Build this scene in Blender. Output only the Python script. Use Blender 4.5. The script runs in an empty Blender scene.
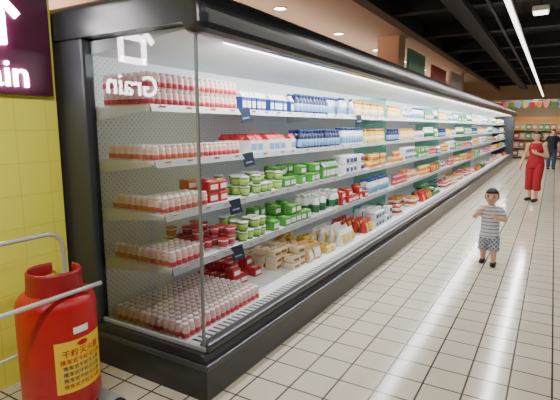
import bpy, bmesh, math, random
from mathutils import Vector, Matrix
random.seed(7)
SC = bpy.context.scene
C = SC.collection
PI = math.pi

# ------------------------------------------------------------------ materials
def S(r, g, b):
    f = lambda c: (c/255/12.92) if c/255 <= .04045 else ((c/255+.055)/1.055)**2.4
    return (f(r), f(g), f(b), 1)

def mat(name, col, rough=.5, metal=0, es=0, noise=0, nscale=8, spec=.5, bump=0):
    m = bpy.data.materials.new(name); m.use_nodes = True
    nt = m.node_tree; p = nt.nodes['Principled BSDF']
    p.inputs['Base Color'].default_value = col
    p.inputs['Roughness'].default_value = rough
    p.inputs['Metallic'].default_value = metal
    p.inputs['Specular IOR Level'].default_value = spec
    if es:
        p.inputs['Emission Color'].default_value = col
        p.inputs['Emission Strength'].default_value = es
    if noise:
        tc = nt.nodes.new('ShaderNodeTexCoord'); nz = nt.nodes.new('ShaderNodeTexNoise')
        nz.inputs['Scale'].default_value = nscale; nz.inputs['Detail'].default_value = 4
        mx = nt.nodes.new('ShaderNodeMixRGB'); mx.inputs['Fac'].default_value = .5
        mx.inputs['Color1'].default_value = tuple(c*(1-noise) for c in col[:3])+(1,)
        mx.inputs['Color2'].default_value = tuple(min(1, c*(1+noise)) for c in col[:3])+(1,)
        nt.links.new(tc.outputs['Object'], nz.inputs['Vector'])
        nt.links.new(nz.outputs['Fac'], mx.inputs['Fac'])
        nt.links.new(mx.outputs['Color'], p.inputs['Base Color'])
    return m

def tile_mat(name, c1, c2, mortar, w, h, ms, axes, rough=.2, off=(0, 0), dirt=.0):
    m = bpy.data.materials.new(name); m.use_nodes = True
    nt = m.node_tree; p = nt.nodes['Principled BSDF']; L = nt.links.new
    tc = nt.nodes.new('ShaderNodeTexCoord'); sp = nt.nodes.new('ShaderNodeSeparateXYZ'); cb = nt.nodes.new('ShaderNodeCombineXYZ')
    L(tc.outputs['Object'], sp.inputs[0])
    for k in (0, 1):
        ad = nt.nodes.new('ShaderNodeMath'); ad.operation = 'ADD'; ad.inputs[1].default_value = off[k]
        L(sp.outputs[axes[k]], ad.inputs[0]); L(ad.outputs[0], cb.inputs[k])
    br = nt.nodes.new('ShaderNodeTexBrick'); br.offset = 0; br.squash = 1
    br.inputs['Color1'].default_value = c1; br.inputs['Color2'].default_value = c2; br.inputs['Mortar'].default_value = mortar
    br.inputs['Scale'].default_value = 1; br.inputs['Mortar Size'].default_value = ms; br.inputs['Mortar Smooth'].default_value = .1
    br.inputs['Brick Width'].default_value = w; br.inputs['Row Height'].default_value = h
    L(cb.outputs[0], br.inputs['Vector'])
    nz = nt.nodes.new('ShaderNodeTexNoise'); nz.inputs['Scale'].default_value = 2.2; nz.inputs['Detail'].default_value = 5
    L(tc.outputs['Object'], nz.inputs['Vector'])
    mx = nt.nodes.new('ShaderNodeMixRGB'); mx.blend_type = 'MULTIPLY'; mx.inputs['Fac'].default_value = dirt
    L(br.outputs['Color'], mx.inputs['Color1']); L(nz.outputs['Fac'], mx.inputs['Color2'])
    L(mx.outputs['Color'], p.inputs['Base Color'])
    bp = nt.nodes.new('ShaderNodeBump'); bp.inputs['Strength'].default_value = .25; bp.inputs['Distance'].default_value = .004; bp.invert = True
    L(br.outputs['Fac'], bp.inputs['Height']); L(bp.outputs[0], p.inputs['Normal'])
    p.inputs['Roughness'].default_value = rough
    return m

def glass_mat(name, tint, ior=1.5, diff=0, dcol=(1, 1, 1, 1)):
    m = bpy.data.materials.new(name); m.use_nodes = True
    nt = m.node_tree; nt.nodes.clear(); L = nt.links.new
    out = nt.nodes.new('ShaderNodeOutputMaterial'); t = nt.nodes.new('ShaderNodeBsdfTransparent'); t.inputs[0].default_value = tint
    g = nt.nodes.new('ShaderNodeBsdfGlossy'); g.inputs['Roughness'].default_value = .01
    fr = nt.nodes.new('ShaderNodeFresnel'); fr.inputs[0].default_value = ior
    mx = nt.nodes.new('ShaderNodeMixShader'); L(fr.outputs[0], mx.inputs[0]); L(t.outputs[0], mx.inputs[1]); L(g.outputs[0], mx.inputs[2])
    last = mx
    if diff:
        d = nt.nodes.new('ShaderNodeBsdfDiffuse'); d.inputs[0].default_value = dcol
        m2 = nt.nodes.new('ShaderNodeMixShader'); m2.inputs[0].default_value = diff
        L(mx.outputs[0], m2.inputs[1]); L(d.outputs[0], m2.inputs[2]); last = m2
    L(last.outputs[0], out.inputs[0]); return m

def pattern_mat(name, c1, c2, axes, period, thr, rough=.6, stripe=False):
    """dots (product of two sines) or stripes (one sine) between two colours"""
    m = bpy.data.materials.new(name); m.use_nodes = True
    nt = m.node_tree; p = nt.nodes['Principled BSDF']; L = nt.links.new
    tc = nt.nodes.new('ShaderNodeTexCoord'); sp = nt.nodes.new('ShaderNodeSeparateXYZ'); L(tc.outputs['Object'], sp.inputs[0])
    outs = []
    for a in axes:
        mu = nt.nodes.new('ShaderNodeMath'); mu.operation = 'MULTIPLY'; mu.inputs[1].default_value = 2*PI/period
        si = nt.nodes.new('ShaderNodeMath'); si.operation = 'SINE'
        L(sp.outputs[a], mu.inputs[0]); L(mu.outputs[0], si.inputs[0]); outs.append(si)
    v = outs[0]
    if len(outs) > 1:
        pr = nt.nodes.new('ShaderNodeMath'); pr.operation = 'MULTIPLY'; L(outs[0].outputs[0], pr.inputs[0]); L(outs[1].outputs[0], pr.inputs[1]); v = pr
    gt = nt.nodes.new('ShaderNodeMath'); gt.operation = 'GREATER_THAN'; gt.inputs[1].default_value = thr; L(v.outputs[0], gt.inputs[0])
    mx = nt.nodes.new('ShaderNodeMixRGB'); mx.inputs['Color1'].default_value = c1; mx.inputs['Color2'].default_value = c2
    L(gt.outputs[0], mx.inputs['Fac']); L(mx.outputs[0], p.inputs['Base Color']); p.inputs['Roughness'].default_value = rough
    return m

M = {}
M['floor'] = tile_mat('floor_tiles', S(238, 226, 205), S(231, 218, 196), S(88, 75, 62), .235, .235, .0062, (0, 1), .13, (.12, .05), .2)
M['yellow'] = tile_mat('yellow_tiles', S(252, 247, 96), S(249, 243, 90), S(230, 223, 92), .2, .2, .0028, (1, 2), .25, (0, .02), .04)
M['black'] = mat('charcoal_paint', S(37, 39, 43), .28, noise=.1)
M['charcoal'] = mat('charcoal_steel', S(56, 58, 63), .4, .2, noise=.08)
M['bumper'] = mat('dark_bumper', S(62, 64, 69), .3, noise=.06)
M['white'] = mat('white_enamel', S(236, 239, 240), .4, noise=.02)
M['liner'] = pattern_mat('perforated_liner', S(226, 230, 232), S(138, 142, 146), (1, 2), .04, .78, .45)
M['grille'] = pattern_mat('slotted_grille', S(206, 210, 212), S(54, 57, 60), (1,), .05, .1, .35)
M['rail'] = mat('grey_price_rail', S(156, 160, 165), .35, .2, noise=.03)
M['steel'] = mat('silver_edge', S(176, 180, 184), .3, .3, noise=.03)
M['edge'] = mat('dark_silver_edge', S(128, 132, 136), .3, .3, noise=.03)
M['chrome'] = mat('pale_grey_tube', S(198, 199, 198), .35, .4, noise=.04)
M['lamp'] = mat('lamp_diffuser', (1, .98, .95, 1), .5, es=8)
M['downlamp'] = mat('downlight_lens', (1, .97, .9, 1), .5, es=18)
M['lamp2'] = mat('aisle_lamp_diffuser', (1, .97, .92, 1), .5, es=5)
M['glass'] = glass_mat('clear_glass', (.87, .9, .91, 1), 1.8)
M['teal'] = glass_mat('green_glass', (.4, .74, .64, 1), 1.5, .35, S(80, 160, 140))
M['salmon'] = mat('beige_brown_ceiling', S(184, 152, 124), .7, noise=.05, nscale=1.5)
M['column'] = mat('pinkish_column', S(236, 186, 154), .6, noise=.04)
M['blackceil'] = mat('black_ceiling', S(16, 16, 17), .8, noise=.2)
M['beam'] = mat('dark_beam', S(36, 36, 38), .7, noise=.2)
M['duct'] = mat('dark_duct', S(58, 58, 60), .55, .3, noise=.12)
M['cream'] = mat('cream_wall', S(226, 206, 170), .7, noise=.05)
M['orange'] = mat('orange_header', S(230, 150, 84), .6, noise=.05)
M['purple'] = mat('purple_board', S(74, 14, 48), .4, noise=.08)
M['letter'] = mat('glow_letters', (1, .94, .96, 1), .5, es=38)  # glow set high so the lettering mirrors in the end glass
M['redtank'] = mat('red_paint', S(180, 18, 28), .36, noise=.12, nscale=14)
M['darkred'] = mat('dark_red_paint', S(148, 16, 26), .45, noise=.1)
M['labely'] = mat('golden_label', S(240, 198, 46), .5, noise=.03)
M['rubber'] = mat('black_rubber', S(20, 20, 20), .7, noise=.1)
M['ink_red'] = mat('red_ink', S(186, 20, 24), .6, noise=.02)
M['ink'] = mat('blue_ink', S(40, 46, 96), .6, noise=.02)
M['brass'] = mat('brass', S(190, 150, 70), .35, .8, noise=.05)
M['navy'] = mat('navy_card', S(38, 48, 70), .5, noise=.05)
M['cardline'] = mat('pale_card_print', S(150, 158, 172), .6, noise=.02)
M['paper'] = mat('white_paper', S(240, 240, 236), .6, noise=.02)
M['skin'] = mat('skin', S(222, 172, 142), .5, noise=.04)
M['hair'] = mat('black_hair', S(20, 16, 14), .45, noise=.2, nscale=60)
M['eye'] = mat('dark_eye', S(24, 18, 16), .3, noise=.02)
M['lip'] = mat('lips', S(176, 88, 82), .5, noise=.02)
M['stripe'] = pattern_mat('striped_shirt', S(224, 226, 228), S(150, 158, 178), (2,), .042, .35, .8)
M['spots'] = pattern_mat('patterned_shorts', S(172, 178, 188), S(84, 92, 112), (0, 2), .05, .25, .8)
M['redcloth'] = mat('red_cloth', S(168, 30, 42), .8, noise=.1)
M['darkcloth'] = mat('dark_cloth', S(40, 44, 58), .8, noise=.1)
M['bluejean'] = mat('blue_jeans', S(62, 74, 104), .8, noise=.1)

# ------------------------------------------------------------------ mesh helpers
def add_box(bm, x0, x1, y0, y1, z0, z1, bev=0, mi=0):
    r = bmesh.ops.create_cube(bm, size=1, matrix=Matrix.Translation(((x0+x1)/2, (y0+y1)/2, (z0+z1)/2)) @ Matrix.Diagonal((x1-x0, y1-y0, z1-z0, 1)))
    vs = r['verts']
    fs = set(f for v in vs for f in v.link_faces)
    for f in fs: f.material_index = mi
    if bev:
        es = list(set(e for v in vs for e in v.link_edges))
        bmesh.ops.bevel(bm, geom=es, offset=bev, segments=2, affect='EDGES', profile=.5)

def add_lathe(bm, prof, seg=14, c=(0, 0, 0)):
    rings = []
    for r, z in prof:
        if r < 1e-6: rings.append([bm.verts.new((c[0], c[1], c[2]+z))])
        else: rings.append([bm.verts.new((c[0]+r*math.cos(2*PI*k/seg), c[1]+r*math.sin(2*PI*k/seg), c[2]+z)) for k in range(seg)])
    for a, b in zip(rings, rings[1:]):
        for k in range(seg):
            k2 = (k+1) % seg
            if len(a) == 1 and len(b) > 1: bm.faces.new((a[0], b[k2], b[k]))
            elif len(b) == 1 and len(a) > 1: bm.faces.new((a[k], a[k2], b[0]))
            elif len(a) > 1: bm.faces.new((a[k], a[k2], b[k2], b[k]))

def add_prism(bm, poly, y0, y1):
    a = [bm.verts.new((x, y0, z)) for x, z in poly]; b = [bm.verts.new((x, y1, z)) for x, z in poly]
    n = len(poly)
    bm.faces.new(a); bm.faces.new(b[::-1])
    for k in range(n): bm.faces.new((a[k], b[k], b[(k+1) % n], a[(k+1) % n]))
    bmesh.ops.recalc_face_normals(bm, faces=bm.faces[:])

def add_limb(bm, pts, rads, seg=12):
    pts = [Vector(p) for p in pts]
    for p, r in zip(pts, rads):
        bmesh.ops.create_uvsphere(bm, u_segments=seg, v_segments=8, radius=r, matrix=Matrix.Translation(p))
    for (p, q), (r1, r2) in zip(zip(pts, pts[1:]), zip(rads, rads[1:])):
        d = q-p
        if d.length < 1e-5: continue
        rot = d.to_track_quat('Z', 'Y').to_matrix().to_4x4()
        bmesh.ops.create_cone(bm, cap_ends=True, segments=seg, radius1=r1, radius2=r2, depth=d.length, matrix=Matrix.Translation((p+q)/2) @ rot)

def add_tube(bm, pts, r, seg=8, sub=6):
    pts = [Vector(p) for p in pts]
    P = []
    n = len(pts)
    for i in range(n-1):          # catmull-rom; sub=1 keeps straight runs
        p0 = pts[max(i-1, 0)]; p1 = pts[i]; p2 = pts[i+1]; p3 = pts[min(i+2, n-1)]
        for k in range(sub):
            t = k/sub
            P.append(.5*((2*p1)+(p2-p0)*t+(2*p0-5*p1+4*p2-p3)*t*t+(3*p1-p0-3*p2+p3)*t**3))
    P.append(pts[-1])
    rings = []
    for i, p in enumerate(P):
        d = (P[min(i+1, len(P)-1)]-P[max(i-1, 0)]).normalized()
        q = d.to_track_quat('Z', 'Y')
        rings.append([bm.verts.new(p+q @ Vector((r*math.cos(2*PI*k/seg), r*math.sin(2*PI*k/seg), 0))) for k in range(seg)])
    for a, b in zip(rings, rings[1:]):
        for k in range(seg): bm.faces.new((a[k], a[(k+1) % seg], b[(k+1) % seg], b[k]))
    bm.faces.new(rings[0][::-1]); bm.faces.new(rings[-1])

def add_blob(bm, c, r, seg=14):
    bmesh.ops.create_uvsphere(bm, u_segments=seg, v_segments=max(6, seg//2+2), radius=1, matrix=Matrix.Translation(c) @ Matrix.Diagonal((r[0], r[1], r[2], 1)))

def add_loft(bm, rings, seg=20, pw=1.0):
    R = []
    sp = lambda t: math.copysign(abs(t)**pw, t)
    for z, rx, ry, cx, cy in rings:
        R.append([bm.verts.new((cx+rx*sp(math.cos(2*PI*k/seg)), cy+ry*sp(math.sin(2*PI*k/seg)), z)) for k in range(seg)])
    for a, b in zip(R, R[1:]):
        for k in range(seg): bm.faces.new((a[k], a[(k+1) % seg], b[(k+1) % seg], b[k]))
    bm.faces.new(R[0][::-1]); bm.faces.new(R[-1])

def obj(name, bm, mats, parent=None, smooth=False, org=None):
    if org: bmesh.ops.translate(bm, vec=-Vector(org), verts=bm.verts[:])
    me = bpy.data.meshes.new(name); bm.to_mesh(me); bm.free()
    if not isinstance(mats, (list, tuple)): mats = [mats]
    for m in mats: me.materials.append(m)
    if smooth:
        for p in me.polygons: p.use_smooth = True
    o = bpy.data.objects.new(name, me); C.objects.link(o)
    if parent: o.parent = parent
    return o

def BM(): return bmesh.new()
def tag(o, label, cat, group=None):
    o['label'] = label; o['category'] = cat
    if group: o['group'] = group
    return o
def thing(name, label, cat, loc=(0, 0, 0), rz=0, group=None):
    o = bpy.data.objects.new(name, None); C.objects.link(o); o.location = loc; o.rotation_euler = (0, 0, rz); o.empty_display_size = .05
    return tag(o, label, cat, group)
def struct(name, bm, m, smooth=False):
    o = obj(name, bm, m, None, smooth); o['kind'] = 'structure'; return o
def boxobj(name, dims, m, parent=None, bev=0, org=None):
    bm = BM(); add_box(bm, *dims, bev=bev); return obj(name, bm, m, parent, org=org)
def dup(root, loc, rz=0):
    r = root.copy(); C.objects.link(r); r.location = loc; r.rotation_euler = (0, 0, rz)
    for ch in root.children:
        c = ch.copy(); C.objects.link(c); c.parent = r
        for g in ch.children:
            d = g.copy(); C.objects.link(d); d.parent = c
    return r
def text_bm(body, size, ext, off=0):
    cu = bpy.data.curves.new('text', 'FONT'); cu.body = body; cu.size = size; cu.extrude = ext; cu.offset = off; cu.resolution_u = 4
    o = bpy.data.objects.new('text', cu); C.objects.link(o)
    dg = bpy.context.evaluated_depsgraph_get(); dg.update()
    me = bpy.data.meshes.new_from_object(o.evaluated_get(dg))
    bm = BM(); bm.from_mesh(me)
    bpy.data.objects.remove(o); bpy.data.curves.remove(cu); bpy.data.meshes.remove(me)
    return bm

# ------------------------------------------------------------------ camera
cam = bpy.data.cameras.new('camera'); co = bpy.data.objects.new('camera', cam); C.objects.link(co)
cam.lens = 29.5; cam.sensor_width = 36; cam.clip_start = .05
co.location = (0, 0, 1.6); co.rotation_euler = (math.radians(90-9.04), 0, math.radians(30.6))
SC.camera = co

# ------------------------------------------------------------------ room
bm = BM(); add_box(bm, -6, 6, -3, 30, -.1, 0); struct('floor', bm, M['floor'])
bm = BM(); add_box(bm, -2.95, -2.8, -3, 1.88, 0, 3.9); struct('wall_left', bm, M['yellow'])
bm = BM(); add_box(bm, -6, -2.95, -3, 30, 3.6, 3.75); struct('ceiling', bm, M['salmon'])
bm = BM(); add_box(bm, -3.0, 6, -3, 30, 4.05, 4.2); struct('ceiling', bm, M['blackceil'])
bm = BM(); add_box(bm, -3.08, -2.95, -3, 30, 3.75, 4.05); struct('trim_1', bm, M['beam'])
bm = BM(); add_box(bm, -6.15, -6, -3, 30, 0, 3.75); struct('wall_rear', bm, M['column'])
bm = BM(); add_box(bm, -6, 6, 30, 30.15, 0, 4.2); struct('wall_far', bm, M['cream'])
n = 2
for k in range(10):
    y = 4+k*2.6
    bm = BM(); add_box(bm, -2.94, 6, y, y+.22, 3.75, 4.05); struct('trim_%d' % n, bm, M['beam']); n += 1
for y in (10.4, 18.4):
    bm = BM(); add_box(bm, -3.6, -3.1, y, y+.5, 0, 3.6, .01); struct('column', bm, M['column'])
tag(boxobj('air_duct', (-1.75, -1.45, 5, 29, 3.6, 3.75), M['duct'], bev=.01), 'dark rectangular air duct under the black ceiling left of the strip lights', 'air duct')
for x, lab in ((-1.15, 'thin dark lighting rail just left of the strip lights'), (.25, 'thin dark lighting rail right of the strip lights')):
    tag(boxobj('ceiling_rail', (x-.025, x+.025, 4, 29, 3.7, 3.75), M['duct']), lab, 'rail')
for (y0, y1, z0, z1, c, lab) in ((11.0, 12.5, 2.5, 3.4, (136, 196, 156), 'pale green board beside the pinkish column above the cooler'),
        (13.4, 15.2, 2.5, 3.3, (214, 92, 56), 'reddish orange board above the cooler beyond the pale green board'),
        (16.0, 18.0, 2.5, 3.4, (236, 214, 190), 'cream board above the cooler beyond the reddish orange board')):
    tag(boxobj('hanging_sign', (-3.09, -3.02, y0, y1, z0, z1), mat('board_'+lab.split()[0], S(*c), .5, noise=.05), bev=.005), lab, 'sign')

# ------------------------------------------------------------------ the refrigerated case
Y0, Y1 = 1.955, 24.5
ORG = (-2.3, Y0, 0)
case = thing('refrigerated_display_case', 'long black open-fronted refrigerated case with four white shelves and a glass end', 'refrigerator', ORG)
def cpart(name, dims, m, bev=0, parent=case): return boxobj(name, dims, M[m] if isinstance(m, str) else m, parent, bev, ORG)
bm = BM()
add_prism(bm, [(-2.95, 0), (-1.625, 0), (-1.62, .02), (-1.62, .22), (-1.63, .255), (-1.65, .28), (-1.67, .29), (-2.95, .29)], Y0-.045, Y1)
obj('base', bm, M['black'], case, org=ORG)
cpart('bumper', (-1.63, -1.605, Y0-.06, Y1, .2, .235), 'bumper', .01)
cpart('end_bumper', (-2.94, -1.605, Y0-.06, Y0-.04, .2, .235), 'bumper', .009)
cpart('front_lip', (-1.72, -1.64, Y0, Y1, .275, .335), 'bumper', .018)
cpart('deck', (-2.56, -1.82, Y0+.02, Y1, .285, .30), 'white')
cpart('air_return_grille', (-1.82, -1.72, Y0+.02, Y1, .285, .308), 'grille')
cpart('rear_panel', (-2.95, -2.575, Y0+.04, Y1, .28, 2.14), 'charcoal')
cpart('liner', (-2.575, -2.56, Y0+.02, Y1, .30, 2.13), 'liner')
cpart('end_frame', (-2.955, -2.55, Y0-.045, Y0+.04, .28, 2.15), 'charcoal', .018)
cpart('end_frame', (-2.95, -1.65, Y1, Y1+.08, .03, 2.15), 'charcoal', .01)
bm = BM()
v = [bm.verts.new(p) for p in ((-2.55, Y0, .32), (-1.68, Y0, .32), (-1.68, Y0, 2.14), (-2.55, Y0, 2.14))]; bm.faces.new(v)
obj('end_glass', bm, M['glass'], case, org=ORG)
cpart('glass_post', (-1.685, -1.667, Y0-.007, Y0+.007, .32, 2.12), 'edge', .003)
cpart('glass_trim', (-2.56, -1.66, Y0-.012, Y0+.012, .29, .318), 'steel', .004)
def canopy_profile(d):
    zt = 2.35-d; r = .17-d; P = [(-2.955, 2.14), (-2.955, zt)]
    for k in range(13):
        a = PI/2*(1-k/12); P.append((-1.745+r*math.cos(a), 2.18+r*math.sin(a)))
    f = -1.575-d
    return P+[(f, 2.135), (f-.008, 2.105+d*.3), (f-.028, 2.085+d*.4), (f-.06, 2.078+d*.4), (-1.69, 2.085+d*.4), (-1.71, 2.14)]
bm = BM(); RR = .06; rings = []
ys = []
for k in range(9):
    a = PI/2*k/8; ys.append((RR*(1-math.sin(a)), Y0-.065+RR*(1-math.cos(a))))
ys.append((0, Y1+.1))
for d, y in ys: rings.append([bm.verts.new((x, y, z)) for x, z in canopy_profile(d)])
for a, b in zip(rings, rings[1:]):
    for k in range(len(a)): bm.faces.new((a[k], b[k], b[(k+1) % len(a)], a[(k+1) % len(a)]))
bm.faces.new(rings[0][::-1]); bm.faces.new(rings[-1]); bmesh.ops.recalc_face_normals(bm, faces=bm.faces[:])
obj('canopy', bm, M['black'], case, org=ORG)
bm = BM(); add_prism(bm, [(-2.56, 2.13), (-1.71, 2.138), (-1.71, 2.128), (-2.56, 2.05), (-2.575, 2.05)], Y0+.02, Y1)
obj('canopy_liner', bm, M['white'], case, org=ORG)
cpart('light_diffuser', (-1.80, -1.75, Y0+.4, Y1-.1, 2.108, 2.118), 'lamp')
SH = [('top', 1.728, -2.07), ('second', 1.392, -2.05), ('third', 1.07, -1.985), ('fourth', .738, -1.94)]
nb = 9; bl = (Y1-Y0-.04)/nb
for nm, z, xf in SH:
    for b in range(nb):
        ya = Y0+.03+b*bl; yb = ya+bl-.006
        s = cpart('shelf', (-2.56, xf, ya, yb, z-.018, z), 'white', .003)
        bm = BM(); add_prism(bm, [(xf, z+.006), (xf+.006, z+.006), (xf+.022, z-.036), (xf, z-.036)], ya, yb)
        obj('price_rail', bm, M['rail'], s, org=ORG)
        for yy in (ya+.004, yb-.012):
            bm = BM()
            add_prism(bm, [(-2.56, z-.09), (-2.56, z-.018), (xf-.03, z-.018), (xf-.03, z-.03)], yy, yy+.006)
            obj('bracket', bm, M['white'], s, org=ORG)
for y in (6.5, 10.0, 14.5):
    bm = BM()
    v = [bm.verts.new(p) for p in ((-2.555, y, .3), (-2.05, y, .3), (-2.05, y, .9), (-2.1, y, 2.0), (-2.555, y, 2.0))]; bm.faces.new(v)
    obj('divider', bm, M['teal'], case, org=ORG)

# ------------------------------------------------------------------ products
def pm(name, col, rough=.4): return mat(name, S(*col), rough, noise=.06, nscale=25)
K = {n: pm('pack_'+n, c) for n, c in dict(milkpink=(242, 200, 192), palepink=(247, 234, 229), pinkred=(200, 66, 76), red=(184, 40, 46), white=(238, 238, 234), blue=(38, 64, 134), sky=(124, 166, 206),
     green=(80, 150, 64), dgreen=(38, 100, 58), lime=(168, 196, 92), yellow=(234, 196, 80), orange=(226, 134, 58), brown=(150, 98, 56), navy=(30, 38, 76), tan=(220, 176, 110),
     pink=(232, 150, 154), cream=(240, 224, 186), black=(34, 34, 36), purple=(96, 52, 120)).items()}

def f_bottle(r, h, body, label, cap, seg=12):
    a = BM(); add_lathe(a, [(0, 0), (r*.92, 0), (r, h*.05), (r, h*.62), (r*.8, h*.74), (r*.52, h*.82), (r*.52, h*.88), (0, h*.88)], seg)
    b = BM(); add_lathe(b, [(r*1.0, h*.12), (r*1.03, h*.125), (r*1.03, h*.5), (r*1.0, h*.505)], seg)
    c = BM(); add_lathe(c, [(0, h*.85), (r*.6, h*.85), (r*.6, h*.98), (r*.5, h), (0, h)], seg)
    return [('bottle_body', a, K[body], True), ('label', b, K[label], True), ('cap', c, K[cap], True)]
def f_yog(r, h):
    a = BM(); add_lathe(a, [(0, 0), (r*.9, 0), (r, h*.06), (r, h*.48), (r*.93, h*.54), (r*.97, h*.6), (r*.97, h*.73), (r*.8, h*.81), (r*.66, h*.86), (0, h*.86)], 14)
    b = BM(); add_lathe(b, [(r*1.0, h*.1), (r*1.03, h*.105), (r*1.03, h*.4), (r*1.0, h*.405)], 14)
    c = BM(); add_lathe(c, [(0, h*.84), (r*.76, h*.84), (r*.78, h*.97), (r*.68, h), (0, h)], 14)
    return [('bottle_body', a, K['milkpink'], True), ('label', b, K['pinkred'], True), ('cap', c, K['palepink'], True)]
def f_gable(w, h, body, roof, cap, band):
    a = BM(); add_box(a, -w/2, w/2, -w/2, w/2, 0, h*.68)
    b = BM()
    add_prism(b, [(-w/2, h*.68), (w/2, h*.68), (w*.04, h*.93), (w*.04, h), (-w*.04, h), (-w*.04, h*.93)], -w/2, w/2)
    c = BM(); add_box(c, w/2-.001, w/2+.0015, -w*.42, w*.42, h*.16, h*.5)
    return [('carton_body', a, K[body], False), ('gable_top', b, K[roof], False), ('front_panel', c, K[band], False)]
def f_cup(r, h, cup, lid, band):
    a = BM(); add_lathe(a, [(0, 0), (r*.78, 0), (r*.97, h*.92), (0, h*.92)], 14)
    b = BM(); add_lathe(b, [(0, h*.9), (r*1.03, h*.9), (r*1.03, h), (0, h)], 14)
    c = BM(); add_lathe(c, [(r*.82, h*.2), (r*.86, h*.2), (r*.97, h*.75), (r*.92, h*.75)], 14)
    return [('cup_body', a, K[cup], True), ('lid', b, K[lid], False), ('label', c, K[band], True)]
def f_pack(d, w, h, wrap, panel, strip):
    a = BM(); add_box(a, -d/2, d/2, -w/2, w/2, 0, h, min(d, w, h)*.12)
    b = BM(); add_box(b, d/2-.002, d/2+.002, -w*.36, w*.36, h*.25, h*.7)
    c = BM(); add_box(c, -d*.1, d*.1, -w*.3, w*.3, h-.001, h+.003)
    return [('pack_wrap', a, K[wrap], False), ('front_label', b, K[panel], False), ('top_label', c, K[strip], False)]
def f_pouch(d, w, h, body, panel):
    a = BM(); add_loft(a, [(0, d*.42, w*.44, 0, 0), (h*.08, d*.5, w*.48, 0, 0), (h*.35, d*.47, w*.49, 0, 0), (h*.6, d*.34, w*.5, 0, 0), (h*.8, d*.17, w*.5, 0, 0), (h*.9, d*.04, w*.5, 0, 0), (h, d*.03, w*.5, 0, 0)], 20, .55)
    b = BM()
    g = [[b.verts.new((d*k+.004, w*s, h*z)) for s in (-.3, .3)] for z, k in ((.18, .49), (.35, .47), (.6, .34), (.74, .23))]
    for p, q in zip(g, g[1:]): b.faces.new((p[0], p[1], q[1], q[0]))
    return [('pouch_body', a, K[body], True), ('label', b, K[panel], True)]
def f_tray(d, w, h, tray, food, seal):
    a = BM(); add_prism(a, [(-d*.42, 0), (d*.42, 0), (d*.5, h*.45), (-d*.5, h*.45)], -w/2, w/2)
    b = BM()
    for i in range(3):
        for j in range(2): add_blob(b, (d*(-.28+.28*i), w*(-.22+.44*j), h*.5), (d*.17, w*.24, h*.5), 10)
    c = BM(); add_box(c, d*.05, d*.35, -w*.2, w*.2, h*.97, h*1.02)
    return [('tray', a, K[tray], False), ('food', b, K[food], True), ('sticker', c, K[seal], False)]

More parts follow.
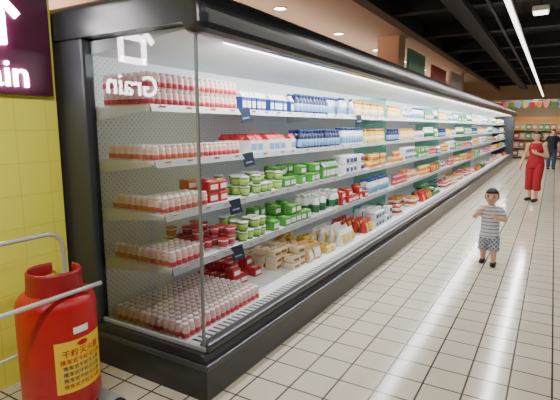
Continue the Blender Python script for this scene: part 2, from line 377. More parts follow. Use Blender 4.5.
V = {  # key: (name, category, description, plural, builder, width along Y, depth along X, height)
 'yog': ('yogurt_bottle', 'bottle', 'small milky pink yogurt drink bottle with red label', 'yogurt drink bottles', lambda: f_yog(.0255, .1), .0525, .0535, .1),
 'bluecarton': ('milk_carton', 'carton', 'blue and white gable milk carton', 'blue milk cartons', lambda: f_gable(.066, .15, 'blue', 'white', 'blue', 'white'), .07, .074, .15),
 'redcarton': ('milk_carton', 'carton', 'white gable milk carton with red roof', 'white milk cartons with red roofs', lambda: f_gable(.085, .15, 'white', 'red', 'red', 'sky'), .092, .092, .15),
 'greencarton': ('milk_carton', 'carton', 'green gable carton with white panel', 'green cartons', lambda: f_gable(.072, .18, 'green', 'dgreen', 'white', 'white'), .078, .08, .18),
 'navybottle': ('milk_bottle', 'bottle', 'dark blue drink bottle with pale blue label', 'dark blue drink bottles', lambda: f_bottle(.034, .18, 'navy', 'sky', 'blue'), .071, .074, .18),
 'yellowbottle': ('juice_bottle', 'bottle', 'yellow juice bottle with cream label', 'yellow juice bottles', lambda: f_bottle(.034, .18, 'yellow', 'cream', 'orange'), .071, .074, .18),
 'whitebottle': ('milk_bottle', 'bottle', 'white milk bottle with green label', 'white milk bottles', lambda: f_bottle(.038, .2, 'white', 'dgreen', 'white'), .079, .082, .2),
 'skybottle': ('milk_bottle', 'bottle', 'white milk bottle with pale blue label', 'white bottles with pale blue labels', lambda: f_bottle(.038, .2, 'white', 'sky', 'blue'), .079, .082, .2),
 'greencup': ('yogurt_cup', 'cup', 'green yogurt cup with white lid', 'green yogurt cups', lambda: f_cup(.04, .075, 'green', 'white', 'lime'), .084, .084, .075),
 'redcup': ('yogurt_cup', 'cup', 'red and white yogurt cup with red lid', 'red lidded yogurt cups', lambda: f_cup(.04, .075, 'white', 'red', 'pinkred'), .084, .084, .075),
 'yellowcup': ('yogurt_cup', 'cup', 'cream yogurt cup with yellow lid', 'yellow lidded cups', lambda: f_cup(.046, .085, 'cream', 'yellow', 'orange'), .098, .098, .085),
 'greenpack': ('drink_multipack', 'multipack', 'green drink multipack with white label', 'green drink multipacks', lambda: f_pack(.09, .095, .085, 'green', 'white', 'lime'), .1, .1, .088),
 'redpack': ('drink_multipack', 'multipack', 'red drink multipack with white label', 'red drink multipacks', lambda: f_pack(.09, .1, .075, 'red', 'white', 'cream'), .106, .1, .078),
 'whitepack': ('drink_multipack', 'multipack', 'white drink multipack with blue label', 'white drink multipacks', lambda: f_pack(.11, .11, .1, 'white', 'blue', 'sky'), .116, .12, .103),
 'creampack': ('food_pack', 'food pack', 'cream wrapped food pack with brown label', 'cream food packs', lambda: f_pack(.12, .1, .06, 'cream', 'brown', 'orange'), .11, .13, .063),
 'yellowpack': ('food_pack', 'food pack', 'yellow wrapped food pack with white label', 'yellow food packs', lambda: f_pack(.12, .09, .07, 'yellow', 'white', 'brown'), .1, .13, .073),
 'tanbag': ('bread_bag', 'bag', 'yellow tan food bag with white label', 'yellow tan food bags', lambda: f_pouch(.11, .14, .16, 'tan', 'white'), .15, .12, .16),
 'whitebag': ('food_pouch', 'pouch', 'white food pouch with yellow label', 'white food pouches', lambda: f_pouch(.1, .12, .17, 'white', 'yellow'), .13, .11, .17),
 'redbag': ('food_pouch', 'pouch', 'red food pouch with yellow label', 'red food pouches', lambda: f_pouch(.1, .12, .17, 'red', 'yellow'), .13, .11, .17),
 'meat': ('tray_pack', 'food tray', 'white tray pack of pink meat', 'trays of pink meat', lambda: f_tray(.2, .22, .07, 'white', 'pinkred', 'white'), .24, .21, .075),
 'fruit': ('tray_pack', 'food tray', 'white tray pack of orange fruit', 'trays of orange fruit', lambda: f_tray(.2, .22, .08, 'white', 'orange', 'green'), .24, .21, .085),
 'veg': ('tray_pack', 'food tray', 'black tray pack of green vegetables', 'trays of green vegetables', lambda: f_tray(.2, .22, .08, 'black', 'green', 'white'), .24, .21, .085),
}
PROTO = {}
def place(key, loc, rz, label, group, full):
    pk = (key, full)
    name, cat = V[key][0], V[key][1]
    if pk not in PROTO:
        parts = V[key][4]()
        if full:
            root = thing(name, label, cat, loc, rz)
            for pn, b, m, sm in parts: obj(pn, b, m, root, sm)
        else:
            bm = BM(); ms = []
            for i, (pn, b, m, sm) in enumerate(parts):
                for f in b.faces: f.material_index = i; f.smooth = sm
                t = bpy.data.meshes.new('t'); b.to_mesh(t); b.free(); bm.from_mesh(t); bpy.data.meshes.remove(t); ms.append(m)
            root = obj(name, bm, ms); root.location = loc; root.rotation_euler = (0, 0, rz)
        PROTO[pk] = root
        return tag(root, label, cat, group)
    return tag(dup(PROTO[pk], loc, rz), label, cat, group)

def block(sn, z, xf, ya, yb, key, rows=2, layers=1, where='', full=True, keep=None, jit=.003, gap=1.0, skip=0.0, rot=.08):
    name, cat, desc, plural, fn, w, d, h = V[key]
    w *= gap
    nn = max(1, int((yb-ya)/w+.001))
    lab = desc+' on the '+sn+where; grp = plural+' on the '+sn+where
    for i in range(nn):
        back = 0
        for r in range(rows):
            if keep and not keep(i, r): continue
            if r == back and rows > 1 and random.random() < skip: back += 1; continue
            for l in range(layers):
                if l and l == layers-1 and random.random() < skip*1.5: continue
                place(key, (xf-d/2-.008-r*d+random.uniform(-jit, jit), ya+w*(i+.5)+random.uniform(-jit/2, jit/2), z+l*h), random.uniform(-rot, rot), lab, grp, full)

names = ['top shelf', 'second shelf', 'third shelf', 'fourth shelf']
z1, z2, z3, z4 = [s[1] for s in SH]; x1, x2, x3, x4 = [s[2] for s in SH]
zd = .30
W = ' before the divider'
block(names[0], z1, x1, 2.0, 2.9, 'yog', 8, 2, keep=lambda i, r: r == 0 or i == 0, jit=.001)
block(names[0], z1, x1, 2.94, 3.8, 'bluecarton', 2, 1, W, skip=.15)
block(names[0], z1, x1, 3.83, 4.6, 'navybottle', 2, 1, W, skip=.15)
block(names[0], z1, x1, 4.64, 5.3, 'skybottle', 2, 1, W, skip=.18)
block(names[0], z1, x1, 5.33, 6.42, 'yellowbottle', 2, 1, W, skip=.15)
block(names[1], z2, x2, 2.0, 2.9, 'yog', 8, 1, keep=lambda i, r: r == 0 or i == 0, jit=.001)
block(names[1], z2, x2, 2.94, 3.8, 'redcarton', 3, 1, W, skip=.15)
block(names[1], z2, x2, 3.83, 4.9, 'navybottle', 2, 1, W, skip=.15)
block(names[1], z2, x2, 4.94, 5.6, 'skybottle', 2, 1, W, skip=.15)
block(names[1], z2, x2, 5.63, 6.42, 'yellowbottle', 2, 1, W, skip=.15)
block(names[2], z3, x3, 2.0, 2.45, 'yog', 9, 1, jit=.001, keep=lambda i, r: i == 0 or r < 4)
block(names[2], z3, x3-.03, 2.47, 2.82, 'redpack', 3, 2, W, skip=.25)
block(names[2], z3, x3, 2.86, 3.45, 'greencup', 4, 2, W, skip=.28, jit=.006)
block(names[2], z3, x3, 3.47, 4.2, 'greenpack', 3, 2, W, skip=.3, rot=.15)
block(names[2], z3, x3, 4.25, 4.8, 'greencarton', 2, 1, W, skip=.2)
block(names[2], z3, x3, 4.84, 5.6, 'whitepack', 2, 2, W, skip=.22, rot=.15)
block(names[2], z3, x3, 5.64, 6.42, 'yellowcup', 2, 2, W, skip=.2)
block(names[3], z4, x4, 2.0, 2.33, 'yog', 10, 1, jit=.001, keep=lambda i, r: i == 0 or r < 5)
block(names[3], z4, x4, 2.35, 2.74, 'redcup', 5, 2, W, skip=.3, jit=.006)
block(names[3], z4, x4, 2.77, 3.18, 'greencup', 4, 2, W, skip=.28, jit=.006)
block(names[3], z4, x4, 3.2, 3.9, 'greenpack', 3, 2, W, skip=.3, rot=.15)
block(names[3], z4, x4, 3.94, 4.6, 'whitebottle', 3, 1, W, skip=.25)
block(names[3], z4, x4, 4.64, 5.5, 'redpack', 2, 2, W, skip=.25, rot=.15)
block(names[3], z4, x4, 5.54, 6.42, 'skybottle', 2, 1, W, skip=.2)
dk = 'bottom deck'; XD = -1.84
block(dk, zd, XD, 1.99, 2.84, 'yog', 12, 1, skip=.04, jit=.002)
block(dk, zd, -2.14, 2.9, 3.42, 'redpack', 4, 2, W, skip=.3, rot=.15)
block(dk, zd, -1.94, 3.45, 3.78, 'creampack', 4, 3, W, skip=.35, rot=.25)
block(dk, zd, -1.92, 3.8, 4.1, 'tanbag', 4, 1, W, skip=.2, rot=.3)
block(dk, zd, -1.9, 4.12, 4.5, 'yellowpack', 5, 2, W, skip=.3, rot=.25)
block(dk, zd, -1.88, 4.54, 5.1, 'whitebag', 4, 1, W, skip=.2, rot=.3)
block(dk, zd, -1.88, 5.14, 5.6, 'redbag', 4, 1, W, skip=.2, rot=.3)
block(dk, zd, -1.88, 5.64, 6.42, 'whitepack', 3, 2, W, skip=.25)
far = [['yellowbottle', 'whitepack', 'skybottle', 'greencarton', 'whitebottle'], ['navybottle', 'yellowbottle', 'redcarton', 'whitebottle', 'greencarton'],
       ['yellowcup', 'whitepack', 'greenpack', 'redcup', 'bluecarton'], ['redcup', 'fruit', 'yellowcup', 'redbag', 'greenpack', 'meat'], ['meat', 'fruit', 'redbag', 'veg', 'meat', 'tanbag', 'fruit']]
for si in range(5):
    sn = (names+[dk])[si]; z = (z1, z2, z3, z4, zd)[si]; xf = (x1, x2, x3, x4, -1.86)[si]
    edges = [6.58, 10.0, 14.5, 24.3]; k = 0
    for ea, eb in zip(edges, edges[1:]):
        y = ea+.05
        for step in range(14):
            ln = random.uniform(.5, .9) if y < 12 else random.uniform(.9, 1.6)
            ye = min(y+ln, eb-.06)
            if ye-y < .25: break
            key = far[si][k % len(far[si])]
            lay = 2 if ('cup' in key or 'pack' in key or key in ('meat', 'fruit', 'veg')) else 1
            block(sn, z, xf, y, ye, key, 2 if (si == 4 and y < 14) else 1, lay, ' past the divider', False, gap=1.0 if y < 11 else 1.25, skip=.2)
            k += 1; y = ye+.05

# price tags and hanging cards
tagp = None
for (nm, z, xf), sn in zip(SH, names):
    for k in range(24):
        y = 2.1+k*.23+random.uniform(-.05, .05)
        loc = (xf+.0135, y, z-.015)
        if tagp is None:
            bm = BM(); add_box(bm, -.001, .001, -.03, .03, -.018, .018)
            for f in bm.faces: f.material_index = 0
            add_box(bm, .0008, .0016, -.027, .027, .006, .014, mi=1)
            tagp = obj('price_tag', bm, [M['paper'], K['red']]); t = tagp
        else: t = dup(tagp, loc)
        t.location = loc; t.rotation_euler = (0, .36, 0)
        tag(t, 'small white price tag clipped to the rail of the '+sn, 'price tag', 'price tags on the '+sn)
cardp = None
for y, z, xf, sn, extra in ((2.92, z1, x1, names[0], ' beside the pink bottles'), (2.93, z2, x2, names[1], ''), (2.66, z3, x3, names[2], ''), (2.62, z4, x4, names[3], ' below the red cups'), (5.3, z1, x1, names[0], ' by the white bottles')):
    if cardp is None:
        cardp = thing('hanging_card', '', 'card'); c = cardp
        bm = BM(); add_box(bm, -.002, .002, -.05, .05, -.085, .02); obj('card', bm, M['navy'], cardp)
        bm = BM(); add_box(bm, .0015, .003, -.03, .03, -.06, -.048); obj('pale_strip', bm, M['cardline'], cardp)
    else: c = dup(cardp, (0, 0, 0))
    c.location = (xf+.028, y, z-.008); c.rotation_euler = (.15, -.12, -.4)
    tag(c, 'dark navy promotion card hanging from the '+sn+' rail'+extra, 'card')

# ------------------------------------------------------------------ wall sign
sg = thing('wall_sign', 'purple wall sign with glowing white lettering on yellow tiles', 'sign', (-2.8, 1.1, 1.79))
bm = BM(); add_box(bm, 0, .05, -1.5, .735, 0, .85, .005); obj('sign_board', bm, M['purple'], sg)
MT = Matrix(((0, 0, 1, 0), (1, 0, 0, 0), (0, 1, 0, 0), (0, 0, 0, 1)))
bm = text_bm('Grain', .22, .006, 0)
xs = [v.co.x for v in bm.verts]
bmesh.ops.translate(bm, vec=(.57-max(xs), .046, .056), verts=bm.verts[:]); bmesh.ops.transform(bm, matrix=MT, verts=bm.verts[:])
obj('lettering', bm, M['letter'], sg)
bm = BM()
def stroke(p, q, w):
    p = Vector(p); q = Vector(q); d = (q-p); nrm = Vector((-d.y, d.x)).normalized()*w/2
    vs = [bm.verts.new((.058, a.x, a.y)) for a in (p+nrm, p-nrm, q-nrm, q+nrm)]
    bm.faces.new(vs)
cy, cz, s = .325, .28, .44
def cc(u, v_): return (cy+(u-.5)*s, cz+v_*s)
for a, b in (((.33, .98), (.12, .75)), ((.64, .98), (.9, .75)), ((.5, .82), (.02, .38)), ((.5, .82), (.98, .38)), ((.25, .42), (.25, 0)), ((.75, .42), (.75, 0)), ((.22, .42), (.78, .42)), ((.22, .04), (.78, .04))):
    stroke(cc(*a), cc(*b), .046)
bmesh.ops.recalc_face_normals(bm, faces=bm.faces[:])
bmesh.ops.solidify(bm, geom=bm.faces[:], thickness=.008)
obj('character', bm, M['letter'], sg)

# ------------------------------------------------------------------ wheeled red cylinder
fx = thing('wheeled_fire_extinguisher', 'large red extinguisher cylinder with yellow label on a grey trolley', 'fire extinguisher', (-2.2, 1.39, 0), 0)
R = .196
bm = BM()
add_lathe(bm, [(0, .12), (R*.84, .12), (R*.95, .135), (R, .17), (R, .4), (R*1.004, .405), (R*1.004, .412), (R, .417), (R, .675), (R*.985, .7), (R*.94, .722), (R*.86, .74), (R*.74, .756), (R*.5, .768), (.06, .774), (0, .774)], 48); obj('cylinder', bm, M['redtank'], fx, True)
bm = BM()
add_lathe(bm, [(.142, .75), (.138, .775), (.134, .85), (.135, .858), (.127, .87), (.119, .858), (.125, .775), (.13, .75)], 36)
dele = [f for f in bm.faces if abs(math.atan2(f.calc_center_median().y, f.calc_center_median().x)-2.2) < .5 and f.calc_center_median().z > .79]
bmesh.ops.delete(bm, geom=dele, context='FACES')
obj('valve_guard', bm, M['darkred'], fx, True)
bm = BM(); add_lathe(bm, [(0, .765), (.034, .765), (.03, .8), (.045, .805), (.045, .83), (.018, .84), (0, .84)], 16); add_limb(bm, [(0, 0, .815), (-.08, .05, .82)], [.014, .012])
obj('valve', bm, M['brass'], fx, True)
bm = BM(); add_lathe(bm, [(R*.86, .075), (R*.9, .075), (R*.9, .14), (R*.86, .14), (R*.86, .075)], 40); obj('foot_ring', bm, M['darkred'], fx, True)
def arc_patch(a0, a1, za, zb, r, n=16):
    b = BM(); lo = [b.verts.new((r*math.cos(a0+(a1-a0)*k/n), r*math.sin(a0+(a1-a0)*k/n), za)) for k in range(n+1)]
    hi = [b.verts.new((v.co.x, v.co.y, zb)) for v in lo]
    for k in range(n): b.faces.new((lo[k], lo[k+1], hi[k+1], hi[k]))
    return b
la = math.radians(0)
lab = obj('label', arc_patch(la-.7, la+.7, .26, .535, R+.0022), M['labely'], fx, True)
def wrap_text(body, size, a_c, z, m):
    b = text_bm(body, size, 0, size*.008)
    xs = [v.co.x for v in b.verts]
    if not xs: b.free(); return
    xm = (min(xs)+max(xs))/2
    bmesh.ops.subdivide_edges(b, edges=[e for e in b.edges if e.calc_length() > .02], cuts=2)
    for v in b.verts:
        a = a_c+(v.co.x-xm)/R; zz = z+v.co.y
        v.co = Vector(((R+.0042)*math.cos(a), (R+.0042)*math.sin(a), zz))
    obj('lettering', b, m, lab)
b = BM()                                     # red oval header mark
ring = [b.verts.new(((R+.0038)*math.cos(la+.15*math.cos(t)), (R+.0038)*math.sin(la+.15*math.cos(t)), .512+.014*math.sin(t))) for t in [2*PI*k/24 for k in range(24)]]
b.faces.new(ring); obj('header_mark', b, M['ink_red'], lab)
wrap_text('干粉灭火器', .042, la, .455, M['ink_red'])
wrap_text('推车式干粉灭火器', .029, la, .418, M['ink_red'])
wrap_text('推车式干粉灭火器', .026, la, .385, M['ink'])
wrap_text('推车式干粉灭火器', .026, la, .352, M['ink'])
wrap_text('推车式干粉灭火器', .026, la, .319, M['ink'])
wrap_text('推车式干粉灭火器', .026, la, .286, M['ink_red'])
obj('sticker', arc_patch(la-.22, la+.2, .565, .6, R+.0022), M['paper'], fx, True)
XW = -.24
def frame_pts(): return [(XW, -.245, .08), (XW, -.245, .5), (XW, -.245, .9), (XW, -.24, .95), (XW, -.215, .982), (XW, -.17, .995), (XW, .0, .995), (XW, .13, .995), (XW, .18, .98), (XW, .21, .945), (XW, .22, .89), (XW, .222, .5), (XW, .222, .08)]
bm = BM(); add_tube(bm, frame_pts(), .0125, 10, 1)
obj('trolley_frame', bm, M['chrome'], fx, True)
bm = BM(); add_tube(bm, [(XW, -.242, .36), (XW, .0, .36), (XW, .22, .36)], .009, 8, 1); obj('cross_bar', bm, M['chrome'], fx, True)
XB, ZB = .162, .772
bm = BM(); add_tube(bm, [(XB, .16, ZB), (XB, 0, ZB), (XB, -.3, ZB), (XB, -.4, ZB), (XB-.03, -.44, ZB), (XB-.08, -.45, ZB), (-.1, -.45, ZB), (XW+.03, -.44, ZB), (XW, -.4, ZB), (XW, -.245, ZB)], .0115, 10, 1)
obj('shoulder_bar', bm, M['chrome'], fx, True)
bm = BM(); add_box(bm, -.25, .2, -.24, .24, .055, .075, .004); obj('base_plate', bm, M['chrome'], fx)
for sx in (-1, 1):
    bm = BM()
    add_lathe(bm, [(.02, -.018), (.05, -.018), (.058, -.01), (.058, .01), (.05, .018), (.02, .018), (.02, -.018)], 24)
    bmesh.ops.transform(bm, matrix=Matrix.Translation((sx*.26-.02, .16, .058)) @ Matrix.Rotation(PI/2, 4, 'Y'), verts=bm.verts[:])
    w = obj('wheel', bm, M['rubber'], fx, True)
    bm = BM(); add_limb(bm, [(sx*.22-.02, .16, .058), (sx*.285-.02, .16, .058)], [.019, .019]); obj('hub', bm, M['chrome'], w, True)
bm = BM(); add_box(bm, -.03, .03, -.21, -.16, 0, .06, .004); obj('foot', bm, M['chrome'], fx)

# ------------------------------------------------------------------ people
def baked(bm, voxel, it=2):
    me = bpy.data.meshes.new('t'); bm.to_mesh(me); bm.free(); o = bpy.data.objects.new('t', me); C.objects.link(o)
    m = o.modifiers.new('r', 'REMESH'); m.mode = 'VOXEL'; m.voxel_size = voxel
    s = o.modifiers.new('s', 'SMOOTH'); s.iterations = it; s.factor = .5
    dg = bpy.context.evaluated_depsgraph_get(); dg.update()
    me2 = bpy.data.meshes.new_from_object(o.evaluated_get(dg)); bpy.data.objects.remove(o)
    b = BM(); b.from_mesh(me2); bpy.data.meshes.remove(me2); return b
def hand(bm, w, d, n, s, ts):
    w = Vector(w); d = Vector(d).normalized(); n = Vector(n); n = (n-d*n.dot(d)).normalized(); side = d.cross(n)
    for k, L in zip((-1.5, -.5, .5, 1.5), (.34, .44, .42, .36)):
        base = w+d*s*.5+side*k*s*.12; L *= s
        add_limb(bm, [w+side*k*s*.07, base], [s*.1, s*.085], 8)
        p1 = base+(d*.9+n*.35)*L*.5; p2 = p1+(d*.55+n*.8)*L*.5
        add_limb(bm, [base, p1, p2], [s*.06, s*.055, s*.045], 8)
    b = w+d*s*.15+side*ts*s*.15; p1 = b+(side*ts*.7+d*.6+n*.4)*s*.25; p2 = p1+(d*.8+n*.5)*s*.2
    add_limb(bm, [b, p1, p2], [s*.08, s*.065, s*.05], 8)
def person(loc, rz, label, group, P):
    root = thing('person', label, 'person', loc, rz)
    vx = P['voxel']
    bm = BM()
    add_loft(bm, [(z, rx, ry, 0, 0) for z, rx, ry in P['torso']])
    add_limb(bm, P['neck'][0], P['neck'][1])
    hc, hr = Vector(P['head'][0]), P['head'][1]
    add_blob(bm, hc, hr, 24); add_blob(bm, hc+Vector((0, -hr[1]*.2, -hr[2]*.55)), (hr[0]*.68, hr[1]*.68, hr[2]*.42), 16)
    add_limb(bm, [hc+Vector((0, -hr[1]*.96, hr[2]*.1)), hc+Vector((0, -hr[1]*1.12, -hr[2]*.2))], [hr[0]*.1, hr[0]*.17], 10)
    for s in (-1, 1): add_blob(bm, hc+Vector((s*hr[0]*1.0, hr[1]*.1, -hr[2]*.05)), (hr[0]*.14, hr[1]*.2, hr[2]*.26), 10)
    for pts, rad in P['limbs']: add_limb(bm, pts, rad)
    for h in P['hands']: hand(bm, *h)
    obj('body', baked(bm, vx, 2), M['skin'], root, True)
    for nm, rings, limbs, m in P['clothes']:
        bm = BM()
        if rings: add_loft(bm, [(z, rx, ry, 0, 0) for z, rx, ry in rings], 28)
        for pts, rad in limbs:
            for (p, q), (r1, r2) in zip(zip(pts, pts[1:]), zip(rad, rad[1:])):
                p, q = Vector(p), Vector(q); d = q-p
                bmesh.ops.create_cone(bm, cap_ends=True, segments=20, radius1=r1, radius2=r2, depth=d.length, matrix=Matrix.Translation((p+q)/2) @ d.to_track_quat('Z', 'Y').to_matrix().to_4x4())
            for p, r in list(zip(pts, rad))[:-1]: add_blob(bm, p, (r, r, r), 16)
        obj(nm, baked(bm, vx*1.2, 3), m, root, True)
    bm = BM(); add_blob(bm, hc+Vector((0, .004, hr[2]*.04)), (hr[0]*1.09, hr[1]*1.08, hr[2]*1.06), 28)
    dele = []
    for f in bm.faces:
        c = f.calc_center_median()-hc; u = (c.x/hr[0], c.y/hr[1], c.z/hr[2])
        front = u[1] < -.15
        if (front and u[2] < P['fringe']) or (not front and u[2] < P['nape']): dele.append(f)
    bmesh.ops.delete(bm, geom=dele, context='FACES')
    bmesh.ops.solidify(bm, geom=bm.faces[:], thickness=hr[0]*.1)
    for pts, rad in P.get('hairlimbs', []): add_limb(bm, pts, rad)
    obj('hair', bm, M['hair'], root, True)
    def surf(x, z): return hc.y-hr[1]*math.sqrt(max(0, 1-(x/hr[0])**2-(z/hr[2])**2))
    for s in (-1, 1):
        x, z = s*hr[0]*.4, hr[2]*.02
        bm = BM(); add_blob(bm, (hc.x+x, surf(x, z)+.001, hc.z+z), (hr[0]*.16, hr[0]*.06, hr[2]*.075), 10); obj('eye', bm, M['eye'], root, True)
        bm = BM(); add_blob(bm, (hc.x+x, surf(x, z+hr[2]*.2), hc.z+hr[2]*.22), (hr[0]*.22, hr[0]*.06, hr[2]*.03), 10); obj('eyebrow', bm, M['hair'], root, True)
    z = -hr[2]*.5
    bm = BM(); add_blob(bm, (hc.x, surf(0, z)-.002, hc.z+z), (hr[0]*.26, hr[0]*.09, hr[2]*.05), 10); obj('mouth', bm, M['lip'], root, True)
    for x, y, L, w, h in P['shoes']:
        bm = BM(); add_limb(bm, [(x, y+L*.3, h*.5), (x, y, h*.5), (x*1.05, y-L*.5, h*.42)], [w, w*1.02, w*.95])
        for v in bm.verts: v.co.z = max(0, min(v.co.z, h))
        obj('shoe', baked(bm, vx, 1), P['shoem'], root, True)
    return root
tor = [(.33, .08, .066), (.40, .09, .073), (.48, .086, .068), (.56, .088, .066), (.63, .096, .063), (.672, .08, .053), (.70, .04, .038)]
boy = dict(voxel=.0045, torso=tor, neck=([(0, 0, .67), (0, -.006, .745)], [.036, .033]), head=((0, -.014, .808), (.071, .08, .093)),
    limbs=[([(-.098, 0, .652), (-.165, -.05, .565), (-.085, -.145, .665)], [.035, .028, .02]), ([(.098, 0, .652), (.152, .0, .54), (.075, -.125, .575)], [.035, .028, .02]),
           ([(-.05, 0, .36), (-.058, .0, .205), (-.06, .06, .05)], [.055, .042, .028]), ([(.05, 0, .36), (.06, -.055, .21), (.064, -.055, .05)], [.055, .042, .028]),
           ([(-.06, .062, .035), (-.065, -.025, .025)], [.026, .022]), ([(.064, -.053, .035), (.07, -.14, .025)], [.026, .022])],
    hands=[((-.085, -.145, .665), (.6, .1, .78), (.5, .6, -.4), .09, -1), ((.075, -.125, .575), (-.8, -.2, .45), (0, .5, .4), .095, -1)],
    clothes=[('shirt', [(.325, .105, .086), (.40, .104, .086), (.48, .1, .08), (.56, .1, .077), (.63, .106, .073), (.678, .084, .06), (.70, .05, .048)],
              [([(-.095, 0, .648), (-.138, -.03, .59)], [.045, .044]), ([(.095, 0, .648), (.132, .0, .575)], [.045, .044])], M['stripe']),
             ('shorts', [(.29, .096, .078), (.35, .1, .08), (.39, .099, .08)], [([(-.052, 0, .33), (-.06, .006, .165)], [.064, .06]), ([(.052, 0, .33), (.062, -.055, .17)], [.064, .06])], M['spots'])],
    fringe=.42, nape=-.45, shoes=[(-.062, .04, .12, .032, .05), (.068, -.075, .12, .032, .05)], shoem=M['rubber'])
person((-.56, 5.78, 0), .0, 'small boy in pale striped shirt and patterned shorts raising a hand in the aisle', None, boy)
def adult(k, arms, hands, clothes, step=0.0, **kw):
    t = [(.76, .14, .105), (.86, .155, .112), (.95, .13, .1), (1.03, .122, .095), (1.12, .138, .108), (1.2, .148, .1), (1.25, .13, .082), (1.29, .06, .052)]
    legs = [([(s*.08, 0, .8), (s*.09, -.012-(step*.8 if s > 0 else 0), .43), (s*.09, .02-(step if s > 0 else -step*.3), .07)], [.085, .056, .036]) for s in (-1, 1)]
    feet = [([(s*.09, .02-(step if s > 0 else -step*.3), .05), (s*.1, -.12-(step if s > 0 else -step*.3), .03)], [.034, .03]) for s in (-1, 1)]
    d = dict(voxel=.008, torso=t, neck=([(0, 0, 1.25), (0, -.012, 1.34)], [.05, .046]), head=((0, -.018, 1.405), (.074, .09, .112)),
        limbs=arms+legs+feet,
        hands=hands, clothes=clothes, fringe=.45, nape=-.75, shoes=[(s*.092, -.02-(step if s > 0 else -step*.3), .19, .045, .07) for s in (-1, 1)], shoem=M['rubber'])
    d.update(kw); return d
ar = [([(-.155, 0, 1.21), (-.235, .0, .98), (-.25, -.12, .78)], [.048, .036, .026]), ([(.155, 0, 1.21), (.225, .02, .98), (.1, -.19, 1.04)], [.048, .036, .026])]
hd = [((-.25, -.12, .78), (.0, -.4, -.85), (.9, 0, 0), .16, 1), ((.1, -.19, 1.04), (-.8, -.3, .4), (0, .5, .5), .16, -1)]
wo = adult(1, ar, hd, [('jumpsuit', [(.72, .16, .12), (.86, .175, .128), (.95, .145, .112), (1.03, .136, .106), (1.12, .15, .122), (1.2, .152, .11), (1.26, .125, .09)],
     [([(-.085, 0, .78), (-.095, -.005, .43), (-.098, .02, .24)], [.105, .085, .085]), ([(.085, 0, .78), (.095, -.085, .43), (.098, -.08, .24)], [.105, .085, .085])], M['redcloth'])], step=.1,
     hairlimbs=[([(0, .09, 1.4), (0, .1, 1.25), (0, .09, 1.15)], [.05, .045, .02])])
person((-.30, 11.4, 0), -.35, 'woman in a sleeveless red outfit standing in the aisle beside the cooler', None, wo)
am = [([(-.165, 0, 1.21), (-.225, .02, .97), (-.2, -.1, .77)], [.05, .04, .03]), ([(.165, 0, 1.21), (.225, .02, .97), (.2, -.1, .77)], [.05, .04, .03])]
hm = [((-.2, -.1, .77), (.05, -.4, -.9), (.9, 0, 0), .17, 1), ((.2, -.1, .77), (-.05, -.4, -.9), (-.9, 0, 0), .17, -1)]
ma = adult(1, am, hm, [('shirt', [(.74, .165, .125), (.86, .172, .126), (.95, .155, .118), (1.12, .168, .125), (1.2, .165, .115), (1.27, .12, .085)],
     [([(s*.155, 0, 1.2), (s*.2, .01, 1.05)], [.065, .06]) for s in (-1, 1)], M['darkcloth']),
     ('trousers', [(.72, .155, .118), (.82, .166, .12)], [([(s*.085, 0, .76), (s*.092, -.012, .43), (s*.092, .01, .08)], [.1, .075, .065]) for s in (-1, 1)], M['bluejean'])], nape=-.4)
person((-.02, 20.5, 0), .2, 'distant shopper in dark shirt and jeans at the end of the aisle', None, ma)

# ------------------------------------------------------------------ ceiling lights
def strip(y, first=[None]):
    if first[0] is None:
        r = thing('strip_light', '', 'ceiling light')
        boxobj('housing', (-.04, .04, -1.15, 1.15, .02, .07), M['paper'], r, .006)
        boxobj('diffuser', (-.032, .032, -1.13, 1.13, .0, .02), M['lamp2'], r, .004)
        for yy in (-.8, .8):
            bm = BM(); add_limb(bm, [(0, yy, .07), (0, yy, .846)], [.006, .006], 6); obj('rod', bm, M['beam'], r)
        first[0] = r
    else: r = dup(first[0], (0, 0, 0))
    r.location = (-.66, y, 3.2)
    return tag(r, 'long white strip light hanging over the aisle in a line', 'ceiling light', 'strip lights over the aisle')
for k in range(10): strip(6.4+k*2.35)
dl = None
for y in (4.6, 7.1, 9.6, 12.1, 14.6, 17.1, 19.6):
    if dl is None:
        dl = thing('downlight', '', 'ceiling light'); r = dl
        bm = BM(); add_lathe(bm, [(.1, 0), (.13, 0), (.13, -.012), (.1, -.012), (.1, 0)], 24); obj('ring', bm, M['steel'], dl, True)
        bm = BM(); add_lathe(bm, [(0, -.006), (.1, -.006), (.1, 0), (0, 0)], 24); obj('lens', bm, M['downlamp'], dl)
    else: r = dup(dl, (0, 0, 0))
    r.location = (-4.2, y, 3.6)
    tag(r, 'round recessed downlight in the beige brown ceiling behind the cooler', 'ceiling light', 'recessed downlights in the beige brown ceiling')
pl = thing('spotlight', 'small white square ceiling lamp to the right of the strip lights', 'ceiling light', (-.34, 8.8, 3.4))
boxobj('housing', (-.12, .12, -.14, .14, .02, .1), M['paper'], pl, .01); boxobj('lens', (-.1, .1, -.12, .12, 0, .02), M['lamp2'], pl)
bm = BM(); add_limb(bm, [(0, 0, .1), (0, 0, .65)], [.01, .01], 6); obj('rod', bm, M['beam'], pl)

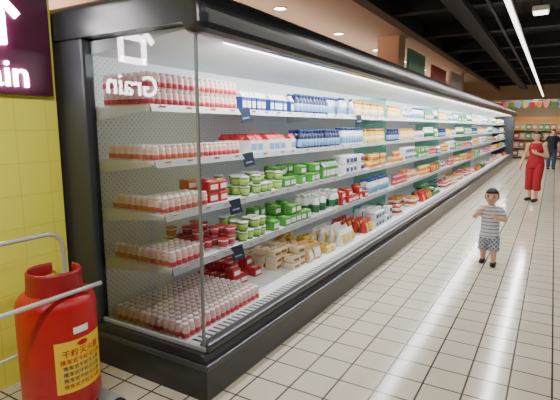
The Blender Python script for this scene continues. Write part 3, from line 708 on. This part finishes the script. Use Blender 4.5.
# ------------------------------------------------------------------ far end: gondola with goods, bunting
g = thing('shelving_unit', 'cream shelving unit of groceries across the far end of the aisle', 'shelf', (-.2, 27.2, 0))
boxobj('back', (-2.0, 2.0, .2, .24, 0, 2.0), M['cream'], g)
for z in (.1, .55, 1.0, 1.45):
    boxobj('shelf', (-2.0, 2.0, -.25, .2, z-.03, z), M['cream'], g)
for s in (-2.0, 1.97): boxobj('side_panel', (s, s+.03, -.25, .2, 0, 2.0), M['cream'], g)
boxobj('header', (-2.0, 2.0, -.27, -.22, 1.85, 2.1), M['orange'], g)
cols = ['red', 'orange', 'yellow', 'tan', 'brown', 'green', 'pink', 'cream']
gb = {}
for zi, z in enumerate((.1, .55, 1.0, 1.45)):
    for k in range(14):
        c = random.choice(cols); loc = (-2.0+.27*k-.0+.05, 27.05, z)
        if c not in gb:
            bm = BM(); add_box(bm, -.12, .12, -.08, .08, 0, .3, .01); add_box(bm, -.08, .08, -.083, -.08, .08, .22, mi=1); gb[c] = obj('grocery_box', bm, [K[c], K['white']]); o = gb[c]
        else: o = dup(gb[c], loc)
        o.location = loc
        tag(o, c+' grocery box on the shelving unit at the far end', 'box', c+' boxes at the far end')
bp = {}
for row, (yy, zz) in enumerate(((17.5, 2.42), (19.0, 2.55))):
    bm = BM(); add_tube(bm, [(-2.2, yy, zz), (-.7, yy, zz), (.9, yy, zz)], .006, 5)
    tag(obj('string', bm, M['paper']), ('nearer' if row == 0 else 'farther')+' string carrying colourful pennants over the aisle', 'string')
    for k in range(14):
        c = ['red', 'yellow', 'sky', 'green', 'pink', 'orange'][(k*5+row) % 6]; loc = (-1.9+.2*k, yy, zz)
        if c not in bp:
            bm = BM(); v = [bm.verts.new(p) for p in ((-.08, 0, 0), (.08, 0, 0), (.07, .004, -.14), (0, .008, -.22), (-.07, .004, -.14))]; bm.faces.new(v)
            bmesh.ops.solidify(bm, geom=bm.faces[:], thickness=.003); bp[c] = obj('pennant', bm, K[c]); o = bp[c]
        else: o = dup(bp[c], loc)
        o.location = loc
        tag(o, c+' pennant hanging on a string over the far aisle', 'pennant', c+' pennants over the aisle')

# ------------------------------------------------------------------ lights
def area(name, loc, rot, sx, sy, e, col=(1, 1, 1)):
    l = bpy.data.lights.new(name, 'AREA'); l.shape = 'RECTANGLE'; l.size = sx; l.size_y = sy; l.energy = e; l.color = col
    o = bpy.data.objects.new(name, l); C.objects.link(o); o.location = loc; o.rotation_euler = rot
area('canopy_lamp', (-1.775, 13.35, 2.10), (0, .55, 0), .04, 21.9, 335, (.97, 1, 1))
for nm, z, xf in SH: area('shelf_fill', (xf-.04, 13.4, z-.045), (0, .45, 0), .02, 21.8, 10, (.97, 1, 1))  # low-power fill added under each shelf front, no fitting modelled
area('aisle_lamp_and_fill', (-.66, 17, 3.19), (0, 0, 0), .06, 23, 345, (1, .96, .9))
area('aisle_lamp_and_fill', (.9, 4.5, 3.3), (0, 0, 0), .14, 9, 115, (1, .96, .9))
area('aisle_lamp_and_fill', (-1.2, -.2, 2.6), (0, .95, 0), .14, 2.4, 56, (1, .97, .92))  # added fill out of view, tilted to brighten the yellow wall
area('rear_fill', (-4.4, 12, 2.9), (PI, 0, 0), .3, 20, 140, (1, .92, .82))  # added upward fill to brighten the beige brown ceiling, no fitting there
area('rear_fill', (-4.0, 5, 3.3), (PI/2, 0, PI), 1, .5, 200, (1, .88, .76))  # added fill for the rear zone, unseen above the frame
w = bpy.data.worlds.new('world'); SC.world = w; w.use_nodes = True
w.node_tree.nodes['Background'].inputs[0].default_value = (1, .97, .93, 1); w.node_tree.nodes['Background'].inputs[1].default_value = .1
